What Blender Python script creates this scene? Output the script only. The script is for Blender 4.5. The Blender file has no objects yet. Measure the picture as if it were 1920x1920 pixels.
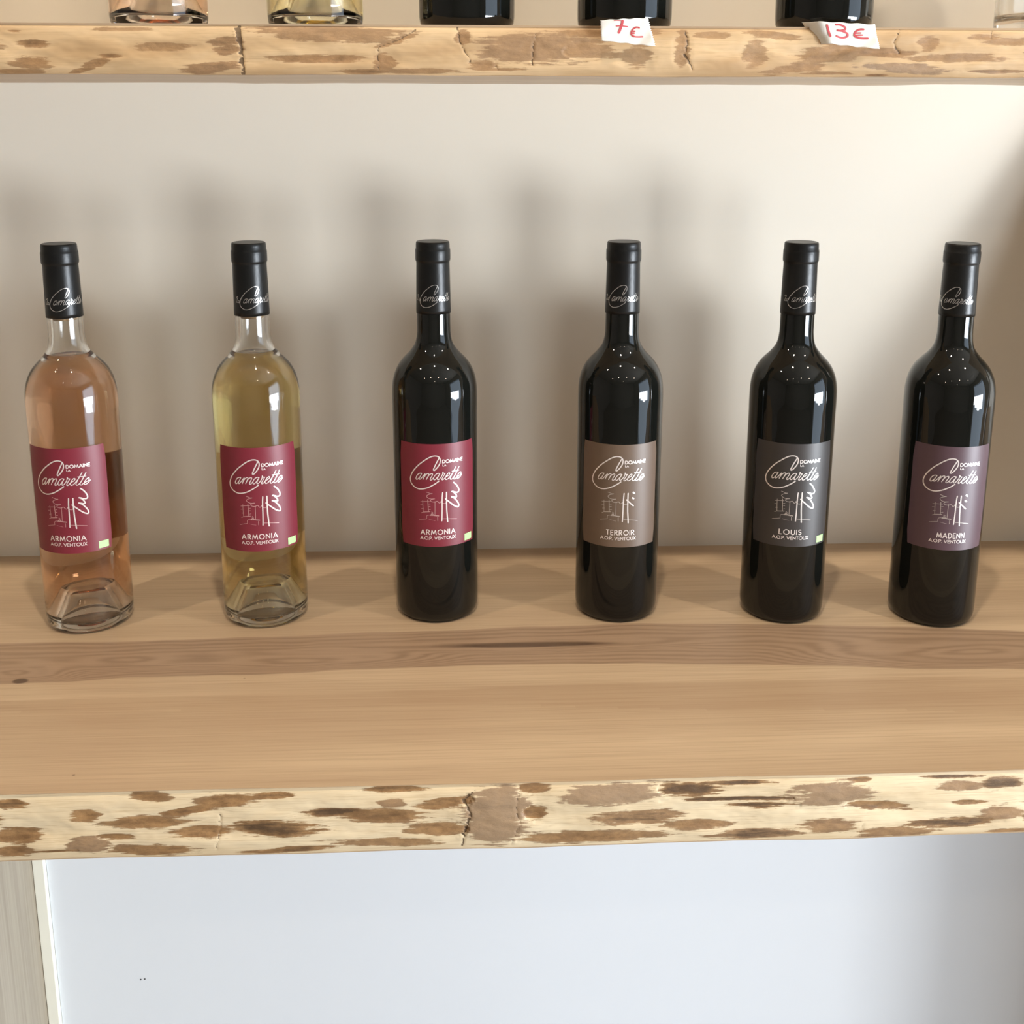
import bpy, bmesh, math, random
import numpy as np
from mathutils import Matrix, Vector, noise

random.seed(7)
SC = bpy.context.scene
COL = SC.collection

# ------------------------------------------------------------------ camera
CAM_P = np.array([0.0, -1.042638, 0.419761])
CAM_R = np.array([0.998937, -0.046056, 0.002019])
CAM_U = np.array([0.008279, 0.222307, 0.974942])
CAM_F = np.array([0.045351, 0.973888, -0.222452])
FPX, CY = 2102.95, 693.32
cd = bpy.data.cameras.new('camera')
cam = bpy.data.objects.new('camera', cd)
COL.objects.link(cam)
m = Matrix.Identity(4)
for i in range(3):
    m[i][0], m[i][1], m[i][2], m[i][3] = CAM_R[i], CAM_U[i], -CAM_F[i], CAM_P[i]
cam.matrix_world = m
cd.sensor_fit = 'HORIZONTAL'
cd.sensor_width = 36.0
cd.lens = FPX / 1920 * 36.0
cd.shift_y = -(960 - CY) / 1920
cd.clip_start = 0.02
SC.camera = cam

# ------------------------------------------------------------------ world, light, exposure
w = bpy.data.worlds.new('sky')
SC.world = w
w.use_nodes = True
bg = w.node_tree.nodes['Background']
bg.inputs[0].default_value = (0.62, 0.78, 1.0, 1)
bg.inputs[1].default_value = 1.5


def area(name, loc, target, sx, sy, power, col):
    l = bpy.data.lights.new(name, 'AREA')
    l.shape = 'RECTANGLE'
    l.size, l.size_y, l.energy, l.color = sx, sy, power, col
    o = bpy.data.objects.new(name, l)
    COL.objects.link(o)
    o.location = loc
    o.rotation_euler = (Vector(target) - Vector(loc)).to_track_quat('-Z', 'Y').to_euler()
    return o


# daylight coming in through the doorway in the right-hand wall
area('daylight_doorway', (2.76, -1.85, 0.05), (0, -1.85, 0.05), 2.1, 1.9, 25, (0.72, 0.86, 1.0))
# the part of the doorway that looks onto the bright terrace, and its two sunlit spots
area('daylight_terrace', (2.72, -1.80, -0.16), (0.1, -0.6, -0.1), 1.15, 0.55, 58, (0.84, 0.92, 1.0))
area('daylight_pane', (2.68, -1.80, -0.20), (0.1, -0.14, 0.25), 0.30, 0.50, 46, (0.92, 0.96, 1.0))
area('daylight_pane', (2.68, -2.66, -0.20), (0.1, -0.14, 0.25), 0.30, 0.50, 16, (0.92, 0.96, 1.0))

SC.view_settings.view_transform = 'Standard'
SC.view_settings.look = 'None'
SC.view_settings.gamma = 1.0
SC.view_settings.use_curve_mapping = False
SC.view_settings.exposure = 0.06
SC.cycles.use_denoising = True
SC.cycles.max_bounces = 18
SC.cycles.transmission_bounces = 16
SC.cycles.glossy_bounces = 4
SC.cycles.diffuse_bounces = 3
SC.cycles.transparent_max_bounces = 8
SC.cycles.sample_clamp_indirect = 14.0
SC.cycles.use_adaptive_sampling = True
SC.cycles.adaptive_threshold = 0.05
SC.cycles.adaptive_min_samples = 16
SC.cycles.blur_glossy = 0.6


# ------------------------------------------------------------------ helpers
def ray(px, py):
    return CAM_F + CAM_R * (px - 960) / FPX - CAM_U * (py - CY) / FPX


def on_plane(px, py, ax, val):
    v = ray(px, py)
    return CAM_P + v * ((val - CAM_P[ax]) / v[ax])


def mesh(name, verts, faces, mat=None, parent=None, smooth=True, mats=None, midx=None):
    me = bpy.data.meshes.new(name)
    me.from_pydata([tuple(map(float, v)) for v in verts], [], [tuple(f) for f in faces])
    if mats:
        for q in mats:
            me.materials.append(q)
        me.polygons.foreach_set('material_index', midx)
    elif mat:
        me.materials.append(mat)
    if smooth:
        me.polygons.foreach_set('use_smooth', [True] * len(me.polygons))
    me.update()
    o = bpy.data.objects.new(name, me)
    COL.objects.link(o)
    if parent:
        o.parent = parent
    return o


def empty(name, loc):
    o = bpy.data.objects.new(name, None)
    COL.objects.link(o)
    o.location = loc
    o.empty_display_size = 0.03
    return o


def tag(o, label, cat, group=None):
    o['label'] = label
    o['category'] = cat
    if group:
        o['group'] = group
    return o


def struct(o, label, cat):
    o['kind'] = 'structure'
    o['label'] = label
    o['category'] = cat
    return o


def boxgeo(x0, x1, y0, y1, z0, z1):
    v = [(x, y, z) for z in (z0, z1) for y in (y0, y1) for x in (x0, x1)]
    f = [(0, 2, 3, 1), (4, 5, 7, 6), (0, 1, 5, 4), (2, 6, 7, 3), (0, 4, 6, 2), (1, 3, 7, 5)]
    return v, f


def box(name, x0, x1, y0, y1, z0, z1, mat, parent=None, bevel=0.0):
    v, f = boxgeo(x0, x1, y0, y1, z0, z1)
    o = mesh(name, v, f, mat, parent, smooth=False)
    if bevel:
        b = o.modifiers.new('bevel', 'BEVEL')
        b.width = bevel
        b.segments = 2
    return o


def lathe(prof, n=96, closed=False):
    """prof: list of (r, z); poles where r == 0."""
    V, F, rings = [], [], []
    for r, z in prof:
        if r < 1e-6:
            rings.append([len(V)])
            V.append((0, 0, z))
        else:
            rings.append(list(range(len(V), len(V) + n)))
            V += [(r * math.cos(2 * math.pi * k / n), r * math.sin(2 * math.pi * k / n), z) for k in range(n)]
    pairs = list(zip(rings, rings[1:])) + ([(rings[-1], rings[0])] if closed else [])
    for a, b in pairs:
        for k in range(n):
            k2 = (k + 1) % n
            if len(a) == 1 and len(b) == 1:
                continue
            if len(a) == 1:
                F.append((a[0], b[k2], b[k]))
            elif len(b) == 1:
                F.append((a[k], a[k2], b[0]))
            else:
                F.append((a[k], a[k2], b[k2], b[k]))
    return V, F


def resample(prof, step):
    """Catmull-Rom through a (r, z) profile."""
    P = [np.array(p, float) for p in prof]
    out = []
    for i in range(len(P) - 1):
        p0, p1, p2, p3 = P[max(i - 1, 0)], P[i], P[i + 1], P[min(i + 2, len(P) - 1)]
        n = max(1, int(np.linalg.norm(p2 - p1) / step))
        for k in range(n):
            t = k / n
            out.append(0.5 * (2 * p1 + (p2 - p0) * t + (2 * p0 - 5 * p1 + 4 * p2 - p3) * t * t + (3 * p1 - p0 - 3 * p2 + p3) * t ** 3))
    out.append(P[-1])
    return out


def ribbon(pts, width, step=0.25, smooth=True):
    """flat pen stroke: 2-D points -> (verts2d, quads), round ends."""
    P = resample(pts, step) if smooth and len(pts) > 2 else sum([[np.array(a, float) + (np.array(b, float) - np.array(a, float)) * t / max(1, int(math.dist(a, b) / (step * 3)))
                                                                 for t in range(max(1, int(math.dist(a, b) / (step * 3))))] for a, b in zip(pts, pts[1:])], []) + [np.array(pts[-1], float)]
    V, F = [], []
    h = width / 2
    n = len(P)
    d0 = (P[1] - P[0]) / max(1e-9, np.linalg.norm(P[1] - P[0]))
    d1 = (P[-1] - P[-2]) / max(1e-9, np.linalg.norm(P[-1] - P[-2]))
    rows = [(P[0] - d0 * h * 0.8, d0, 0.45)]
    for i in range(n):
        dd = P[min(i + 1, n - 1)] - P[max(i - 1, 0)]
        L = np.linalg.norm(dd)
        dd = dd / L if L > 1e-6 else d0
        rows.append((P[i], dd, 1.0))
    rows.append((P[-1] + d1 * h * 0.8, d1, 0.45))
    for c, dd, s in rows:
        nn = np.array([-dd[1], dd[0]])
        V += [c - nn * h * s, c + nn * h * s]
    for i in range(len(rows) - 1):
        F.append((2 * i, 2 * i + 2, 2 * i + 3, 2 * i + 1))
    return V, F


def strokes(lst, step=0.25, smooth=True):
    V, F = [], []
    for pts, wd in lst:
        v, f = ribbon(pts, wd, step, smooth)
        o = len(V)
        V += v
        F += [tuple(i + o for i in q) for q in f]
    return V, F


# stroke alphabet, unit cap height
def arc(cx, cy, rx, ry, a0, a1, n=12):
    return [(cx + rx * math.cos(math.radians(a0 + (a1 - a0) * k / n)), cy + ry * math.sin(math.radians(a0 + (a1 - a0) * k / n))) for k in range(n + 1)]


GLYPH = {
    'A': (0.86, [[(0, 0), (0.43, 1), (0.86, 0)], [(0.17, 0.32), (0.69, 0.32)]]),
    'R': (0.62, [[(0, 0), (0, 1)], [(0, 1)] + arc(0.28, 0.74, 0.28, 0.26, 90, -90) + [(0, 0.48)], [(0.26, 0.48), (0.62, 0)]]),
    'M': (1.0, [[(0, 0), (0.14, 1), (0.5, 0.12), (0.86, 1), (1.0, 0)]]),
    'O': (1.0, [arc(0.5, 0.5, 0.5, 0.5, 90, 450, 28)]),
    'N': (0.74, [[(0, 0), (0, 1), (0.74, 0), (0.74, 1)]]),
    'I': (0.0, [[(0, 0), (0, 1)]]),
    'T': (0.6, [[(0.3, 0), (0.3, 1)], [(0, 1), (0.6, 1)]]),
    'E': (0.5, [[(0.5, 0), (0, 0), (0, 1), (0.5, 1)], [(0, 0.52), (0.46, 0.52)]]),
    'L': (0.46, [[(0, 1), (0, 0), (0.46, 0)]]),
    'U': (0.66, [[(0, 1), (0, 0.33)] + arc(0.33, 0.33, 0.33, 0.33, 180, 360) + [(0.66, 1)]]),
    'S': (0.5, [arc(0.26, 0.75, 0.23, 0.25, 40, 270, 10) + arc(0.24, 0.25, 0.25, 0.25, 90, -140, 10)]),
    'D': (0.72, [[(0, 0), (0, 1), (0.22, 1)] + arc(0.22, 0.5, 0.5, 0.5, 90, -90) + [(0, 0)]]),
    'P': (0.54, [[(0, 0), (0, 1)], [(0, 1)] + arc(0.27, 0.73, 0.27, 0.27, 90, -90) + [(0, 0.46)]]),
    'V': (0.8, [[(0, 1), (0.4, 0), (0.8, 1)]]),
    'X': (0.66, [[(0, 0), (0.66, 1)], [(0, 1), (0.66, 0)]]),
    '.': (0.0, [[(0, 0), (0, 0.04)]]),
    ' ': (0.18, []),
}


def text(s, x0, x1, z0, h, wd, gap=0.24):
    """strokes for s, baseline z0, cap height h, set to span x0..x1."""
    adv = []
    x = 0
    for c in s:
        adv.append(x)
        x += GLYPH[c][0] + gap
    tot = x - gap
    k = (x1 - x0) / tot
    out = []
    for c, a in zip(s, adv):
        for st in GLYPH[c][1]:
            out.append(([(x0 + (a + p[0]) * k, z0 + p[1] * h) for p in st], wd))
    return out


# ------------------------------------------------------------------ materials
def new_mat(name):
    mt = bpy.data.materials.new(name)
    mt.use_nodes = True
    nt = mt.node_tree
    return mt, nt, nt.nodes['Principled BSDF']


def plain(name, col, rough=0.5, metal=0.0, spec=0.5, var=0.06, vscale=30, bump=0.0, bscale=200, coat=0.0):
    mt, nt, b = new_mat(name)
    tc = nt.nodes.new('ShaderNodeTexCoord')
    nz = nt.nodes.new('ShaderNodeTexNoise')
    nz.inputs['Scale'].default_value = vscale
    nz.inputs['Detail'].default_value = 4
    nt.links.new(tc.outputs['Object'], nz.inputs['Vector'])
    mx = nt.nodes.new('ShaderNodeMix')
    mx.data_type = 'RGBA'
    nt.links.new(nz.outputs['Fac'], mx.inputs['Factor'])
    mx.inputs['A'].default_value = (*[c * (1 - var) for c in col], 1)
    mx.inputs['B'].default_value = (*[min(1, c * (1 + var)) for c in col], 1)
    nt.links.new(mx.outputs['Result'], b.inputs['Base Color'])
    b.inputs['Roughness'].default_value = rough
    b.inputs['Metallic'].default_value = metal
    b.inputs['Specular IOR Level'].default_value = spec
    b.inputs['Coat Weight'].default_value = coat
    if bump:
        n2 = nt.nodes.new('ShaderNodeTexNoise')
        n2.inputs['Scale'].default_value = bscale
        n2.inputs['Detail'].default_value = 3
        nt.links.new(tc.outputs['Object'], n2.inputs['Vector'])
        bp = nt.nodes.new('ShaderNodeBump')
        bp.inputs['Strength'].default_value = bump
        bp.inputs['Distance'].default_value = 0.001
        nt.links.new(n2.outputs['Fac'], bp.inputs['Height'])
        nt.links.new(bp.outputs['Normal'], b.inputs['Normal'])
    return mt


def glass(name, col, ior, absorb=None, density=0.0):
    mt, nt, b = new_mat(name)
    b.inputs['Base Color'].default_value = (*col, 1)
    b.inputs['Roughness'].default_value = 0.0
    b.inputs['IOR'].default_value = ior
    b.inputs['Transmission Weight'].default_value = 1.0
    if absorb:
        va = nt.nodes.new('ShaderNodeVolumeAbsorption')
        va.inputs['Color'].default_value = (*absorb, 1)
        va.inputs['Density'].default_value = density
        nt.links.new(va.outputs[0], nt.nodes['Material Output'].inputs['Volume'])
    return mt


def emission(name, col, s):
    mt = bpy.data.materials.new(name)
    mt.use_nodes = True
    nt = mt.node_tree
    nt.nodes.clear()
    e = nt.nodes.new('ShaderNodeEmission')
    e.inputs[0].default_value = (*col, 1)
    e.inputs[1].default_value = s
    o = nt.nodes.new('ShaderNodeOutputMaterial')
    nt.links.new(e.outputs[0], o.inputs[0])
    return mt


class NT:
    """short-hand for building node graphs"""

    def __init__(self, nt):
        self.nt = nt

    def n(self, t, **kw):
        q = self.nt.nodes.new(t)
        for k, v in kw.items():
            setattr(q, k, v)
        return q

    def link(self, a, b):
        self.nt.links.new(a, b)

    def math(self, op, a, b=None, c=None, clamp=False):
        q = self.n('ShaderNodeMath', operation=op, use_clamp=clamp)
        for i, v in enumerate((a, b, c)):
            if v is None:
                continue
            if isinstance(v, (int, float)):
                q.inputs[i].default_value = v
            else:
                self.link(v, q.inputs[i])
        return q.outputs[0]

    def ramp(self, v, lo, hi):
        q = self.n('ShaderNodeMapRange', interpolation_type='SMOOTHSTEP')
        self.link(v, q.inputs[0])
        q.inputs[1].default_value = lo
        q.inputs[2].default_value = hi
        return q.outputs[0]

    def noise(self, scale, sc=(1, 1, 1), detail=4, rough=0.55, dist=0.0, loc=(0, 0, 0)):
        tc = self.n('ShaderNodeTexCoord')
        mp = self.n('ShaderNodeMapping')
        mp.inputs['Scale'].default_value = sc
        mp.inputs['Location'].default_value = loc
        self.link(tc.outputs['Object'], mp.inputs['Vector'])
        q = self.n('ShaderNodeTexNoise')
        q.inputs['Scale'].default_value = scale
        q.inputs['Detail'].default_value = detail
        q.inputs['Roughness'].default_value = rough
        q.inputs['Distortion'].default_value = dist
        self.link(mp.outputs[0], q.inputs['Vector'])
        return q.outputs['Fac']

    def mix(self, f, a, b):
        q = self.n('ShaderNodeMix', data_type='RGBA')
        if isinstance(f, (int, float)):
            q.inputs['Factor'].default_value = f
        else:
            self.link(f, q.inputs['Factor'])
        for k, v in (('A', a), ('B', b)):
            if isinstance(v, tuple):
                q.inputs[k].default_value = (*v, 1)
            else:
                self.link(v, q.inputs[k])
        return q.outputs['Result']

    def attr(self, name):
        return self.n('ShaderNodeAttribute', attribute_name=name).outputs['Fac']

    def bump(self, h, strength, dist, bsdf):
        q = self.n('ShaderNodeBump')
        q.inputs['Strength'].default_value = strength
        q.inputs['Distance'].default_value = dist
        self.link(h, q.inputs['Height'])
        self.link(q.outputs[0], bsdf.inputs['Normal'])


def shelf_top_material():
    mt, nt, b = new_mat('planed_ash_wood')
    N = NT(nt)
    fine = N.noise(1.0, (7, 520, 520), 5, 0.65)
    broad = N.noise(1.0, (1.6, 34, 34), 4, 0.5, 0.4)
    wide = N.noise(1.0, (2.2, 9, 9), 3, 0.5, loc=(3, 1, 0))
    base = N.mix(N.ramp(broad, 0.3, 0.72), (0.63, 0.47, 0.305), (0.52, 0.375, 0.24))
    base = N.mix(N.math('MULTIPLY', N.ramp(wide, 0.45, 0.75), 0.45), base, (0.46, 0.315, 0.20))
    base = N.mix(N.math('MULTIPLY', N.ramp(fine, 0.42, 0.68), 0.46), base, (0.40, 0.265, 0.16))
    # heartwood band (attribute), with ring lines
    rings = N.attr('rings')
    rn = N.noise(1.0, (10, 60, 60), 3, 0.5)
    rphase = N.math('ADD', rings, N.math('MULTIPLY', rn, 1.6))
    rl = N.math('POWER', N.math('ABSOLUTE', N.math('SINE', N.math('MULTIPLY', rphase, 3.14159))), 3.0)
    heartc = N.mix(N.math('MULTIPLY', rl, 0.62), (0.37, 0.245, 0.16), (0.20, 0.118, 0.07))
    heartc = N.mix(N.math('MULTIPLY', N.ramp(fine, 0.42, 0.7), 0.35), heartc, (0.50, 0.34, 0.21))
    hm = N.ramp(N.math('ADD', N.attr('heart'), N.math('MULTIPLY', N.math('SUBTRACT', broad, 0.5), 0.25)), 0.42, 0.6)
    col = N.mix(N.math('MULTIPLY', hm, 0.9), base, heartc)
    sm = N.math('MULTIPLY', N.math('ADD', N.attr('stain'), N.math('MULTIPLY', N.math('SUBTRACT', broad, 0.5), 0.35), clamp=True), 0.75)
    col = N.mix(sm, col, (0.36, 0.225, 0.13))
    dk = N.ramp(N.math('ADD', N.attr('dark'), N.math('MULTIPLY', N.math('SUBTRACT', fine, 0.5), 0.5)), 0.35, 0.8)
    col = N.mix(N.math('MULTIPLY', dk, 0.85), col, (0.09, 0.05, 0.03))
    N.link(col, b.inputs['Base Color'])
    b.inputs['Roughness'].default_value = 0.42
    N.bump(fine, 0.12, 0.0006, b)
    return mt


def bark_edge_material(name, cream, tan, br1, br2, opac):
    mt, nt, b = new_mat(name)
    N = NT(nt)
    rag = N.noise(1.0, (42, 520, 520), 5, 0.68)
    rag2 = N.noise(1.0, (120, 240, 240), 4, 0.62, loc=(1, 2, 3))
    rag3 = N.noise(1.0, (16, 150, 150), 4, 0.6, loc=(5, 2, 3))
    broad = N.noise(1.0, (9, 55, 55), 4, 0.5)
    fib = N.noise(1.0, (26, 1100, 1100), 4, 0.65)
    base = N.mix(N.ramp(broad, 0.3, 0.75), cream, tan)
    base = N.mix(N.math('MULTIPLY', N.ramp(fib, 0.46, 0.70), 0.38), base, (0.45, 0.285, 0.135))
    ragged = N.math('ADD', N.math('MULTIPLY', N.math('SUBTRACT', rag, 0.5), 1.25),
                    N.math('ADD', N.math('MULTIPLY', N.math('SUBTRACT', rag2, 0.5), 0.45), N.math('MULTIPLY', N.math('SUBTRACT', rag3, 0.5), 0.9)))
    f = N.math('ADD', N.attr('bark'), ragged)
    bm_ = N.ramp(f, 0.30, 0.46)
    brown = N.mix(N.ramp(N.math('ADD', N.math('MULTIPLY', rag2, 0.6), N.math('MULTIPLY', rag3, 0.4)), 0.36, 0.64), br1, br2)
    brown = N.mix(N.math('MULTIPLY', N.attr('grey'), 0.8), brown, (0.37, 0.255, 0.155))
    dk = N.ramp(N.math('ADD', N.attr('dark'), N.math('MULTIPLY', ragged, 0.8)), 0.42, 0.95)
    brown = N.mix(N.math('MULTIPLY', dk, 0.85), brown, (0.075, 0.042, 0.02))
    op = N.math('ADD', opac, N.math('MULTIPLY', N.math('ADD', N.attr('dark'), N.attr('grey')), 0.5), clamp=True)
    col = N.mix(N.math('MULTIPLY', bm_, op), base, brown)
    ck = N.ramp(N.math('ADD', N.attr('crack'), N.math('MULTIPLY', ragged, 0.35)), 0.35, 0.7)
    col = N.mix(N.math('MULTIPLY', ck, 0.85), col, (0.10, 0.058, 0.028))
    N.link(col, b.inputs['Base Color'])
    b.inputs['Roughness'].default_value = 0.6
    h = N.math('ADD', N.math('MULTIPLY', bm_, -0.4), N.math('ADD', N.math('MULTIPLY', rag2, N.math('MULTIPLY', bm_, 0.8)), N.math('MULTIPLY', ck, -0.25)))
    N.bump(h, 0.6, 0.0012, b)
    return mt


def veneer_material():
    mt, nt, b = new_mat('greyed_veneer')
    N = NT(nt)
    g = N.noise(1.0, (220, 220, 5), 4, 0.6)
    g2 = N.noise(1.0, (40, 40, 2), 3, 0.5)
    c = N.mix(N.ramp(g, 0.3, 0.7), (0.37, 0.315, 0.235), (0.29, 0.24, 0.175))
    c = N.mix(N.math('MULTIPLY', N.ramp(g2, 0.4, 0.7), 0.4), c, (0.42, 0.36, 0.28))
    N.link(c, b.inputs['Base Color'])
    b.inputs['Roughness'].default_value = 0.55
    return mt


M_WALL = plain('cream_painted_plaster', (0.84, 0.775, 0.66), 0.55, var=0.012, vscale=9, bump=0.04, bscale=260)
M_PANEL = plain('white_back_panel', (0.775, 0.805, 0.84), 0.45, var=0.008, vscale=7)
M_BACKLAB = plain('back_label_paper', (0.74, 0.55, 0.46), 0.7, var=0.03)
M_ROOM = plain('room_paint', (0.34, 0.30, 0.26), 0.7, var=0.04, vscale=3)
M_CEIL = plain('ceiling_paint', (0.42, 0.38, 0.33), 0.7, var=0.03, vscale=3)
M_FLOOR = plain('floor_tiles', (0.36, 0.30, 0.25), 0.14, var=0.12, vscale=6)
M_TOP = shelf_top_material()
M_EDGE_L = bark_edge_material('debarked_edge', (0.79, 0.64, 0.42), (0.71, 0.54, 0.325), (0.38, 0.21, 0.085), (0.22, 0.115, 0.045), 0.84)
M_EDGE_U = bark_edge_material('debarked_edge_golden', (0.68, 0.475, 0.265), (0.48, 0.30, 0.145), (0.36, 0.195, 0.082), (0.24, 0.125, 0.05), 0.68)
M_VENEER = veneer_material()
M_BATTEN = plain('cream_paint', (0.88, 0.86, 0.74), 0.5, var=0.01)
M_GLASS = glass('clear_bottle_glass', (0.985, 0.99, 0.98), 1.5)
M_DARK = plain('dark_bottle_glass', (0.006, 0.0065, 0.0055), 0.03, spec=0.45, var=0.0, coat=0.0)
M_ROSE = glass('rose_wine', (1, 1, 1), 1.34, (0.90, 0.45, 0.02), 17)
M_WHITE = glass('white_wine', (1, 1, 1), 1.34, (0.90, 0.72, 0.0), 16)
M_CAPS = plain('black_capsule_foil', (0.008, 0.008, 0.0075), 0.36, spec=0.36, var=0.1, vscale=300, bump=0.1, bscale=400)
M_CORK = plain('cork', (0.36, 0.23, 0.12), 0.8, var=0.3, vscale=400)
M_FOIL = plain('silver_foil_print', (0.80, 0.78, 0.75), 0.26, metal=0.9, var=0.02)
M_PRINT = plain('pale_print', (0.92, 0.85, 0.82), 0.32, metal=0.4, var=0.02)
M_DIMMED = {'red': plain('dimmed_pink_print', (0.66, 0.42, 0.41), 0.32, metal=0.45, var=0.04), 'other': plain('dimmed_grey_print', (0.56, 0.51, 0.47), 0.32, metal=0.5, var=0.04)}  # print for the house lines, darkened in colour like foil reflecting the dark side
M_LEAF = plain('pale_green_print', (0.48, 0.84, 0.33), 0.5, var=0.03)
M_PAPER = plain('price_paper', (0.86, 0.83, 0.76), 0.7, var=0.05, vscale=90, bump=0.35, bscale=60)
M_MARKER = plain('red_marker_ink', (0.56, 0.065, 0.075), 0.6, var=0.2, vscale=900)
M_LAB = {
    'red': plain('crimson_label_paper', (0.19, 0.017, 0.032), 0.44, spec=0.6, var=0.03, vscale=200),
    'brown': plain('brown_label_paper', (0.14, 0.092, 0.062), 0.44, spec=0.6, var=0.03, vscale=200),
    'grey': plain('charcoal_label_paper', (0.040, 0.034, 0.032), 0.44, spec=0.6, var=0.03, vscale=200),
    'purple': plain('plum_label_paper', (0.092, 0.050, 0.063), 0.44, spec=0.6, var=0.03, vscale=200),
}
M_METAL = plain('white_lamp_metal', (0.6, 0.6, 0.58), 0.4, var=0.02)
M_HOLE = plain('nail_hole', (0.03, 0.03, 0.03), 0.9)

# ------------------------------------------------------------------ label artwork, millimetres on the unrolled label
LOGO =[
 ([(1.06,77.14),(-0.89,73.53),(-2.56,70.16),(-3.74,67.33),(-3.48,66.41),(-2.33,67.03),(-0.13,69.53),(1.41,72.3),(1.85,74.83),(1.46,76.55),(0.52,77.73),(-1.1,78.49),(-3.26,78.59),(-5.71,77.96),(-8.74,76.32),(-12.13,73.87),(-15.63,71.01),(-19.01,67.49),(-21.93,63.64),(-23.67,59.91),(-24.13,57.54),(-23.62,54.75),(-21.84,52.46),(-19.33,50.83),(-16.6,50.03),(-13.95,50.07),(-11.09,50.68),(-8.0,51.84),(-4.68,53.62),(-1.94,55.32),(0.54,57.24)],0.95),
 ([(-13.44,63.52),(-14.89,63.53),(-16.67,62.63),(-18.06,60.75),(-18.71,58.95),(-18.42,57.98),(-17.51,58.1),(-16.14,59.26),(-14.78,61.12),(-13.58,63.37),(-14.78,61.12),(-15.69,59.31),(-15.71,58.3),(-14.83,58.54),(-13.5,59.95),(-11.75,62.22),(-10.61,63.44),(-10.9,62.56),(-11.78,60.51),(-12.52,58.45)],0.78),
 ([(-12.22,59.33),(-10.34,62.31),(-8.65,63.68),(-7.56,63.43),(-8.13,61.84),(-9.13,59.8),(-9.7,58.49)],0.78),
 ([(-9.42,59.22),(-7.57,62.15),(-5.91,63.47),(-4.68,63.62),(-4.7,62.48),(-5.68,60.76),(-6.52,59.03),(-6.4,58.18),(-5.44,58.34),(-4.05,59.92),(-3.22,61.34)],0.78),
 ([(1.3,63.48),(-0.2,63.83),(-1.84,63.03),(-3.22,61.34),(-3.79,59.34),(-3.39,58.34),(-2.44,58.61),(-1.06,60.15),(0.32,62.1),(1.3,63.48),(0.32,61.82),(-0.52,59.85),(-0.67,58.57),(0.01,58.4),(1.38,59.48),(2.78,61.4),(3.63,63.34),(3.78,64.9),(4.19,64.01),(4.87,63.38),(5.71,63.54),(4.43,61.56),(3.31,59.65),(2.88,58.39),(3.56,58.06),(4.82,58.96),(6.23,60.4),(8.37,61.47),(9.53,62.76),(9.4,63.49),(8.39,63.46),(6.95,61.91),(5.95,60.0),(5.93,58.43),(6.77,58.06),(8.34,58.89),(9.8,60.43),(12.18,63.26),(15.13,68.09)],0.78),
 ([(15.13,68.09),(12.79,64.31),(10.97,61.14),(9.93,58.99),(10.21,57.95),(11.23,57.95),(12.74,59.16),(14.59,61.45),(18.17,67.83),(16.19,64.32),(14.28,61.21),(13.04,59.11),(13.03,57.83),(14.25,57.77),(15.66,58.97),(17.76,59.73),(19.78,61.05),(19.97,62.6),(18.78,62.55),(17.12,61.0),(16.14,59.17),(16.28,57.85),(17.41,57.78),(19.08,58.89),(20.82,60.69)],0.78),
 ([(11.6,64.63),(14.63,64.59),(17.81,64.6)],0.67),
]
SQUIG =[
 ([(12.84,54.84),(14.82,53.07),(16.69,50.43),(17.64,47.93),(17.13,46.01),(15.05,45.82),(12.91,46.76),(11.12,47.32),(12.9,46.33),(14.72,44.14),(15.49,42.27),(14.7,41.77),(12.56,42.34),(10.63,42.92),(12.56,41.91),(14.68,39.81),(16.55,37.13),(17.5,34.62),(17.0,33.12),(14.93,33.67),(12.19,35.59),(9.55,38.01),(7.27,40.03),(5.6,41.65)],1.06),
]
SHORT =[
 ([(5.32,41.68),(6.99,40.21),(8.97,38.23),(11.44,36.0)],1.06),
]
DOTS =[
 ([(11.06,47.68),(12.07,46.84)],1.62),
 ([(10.48,43.03),(11.54,42.3)],1.46),
]
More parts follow.
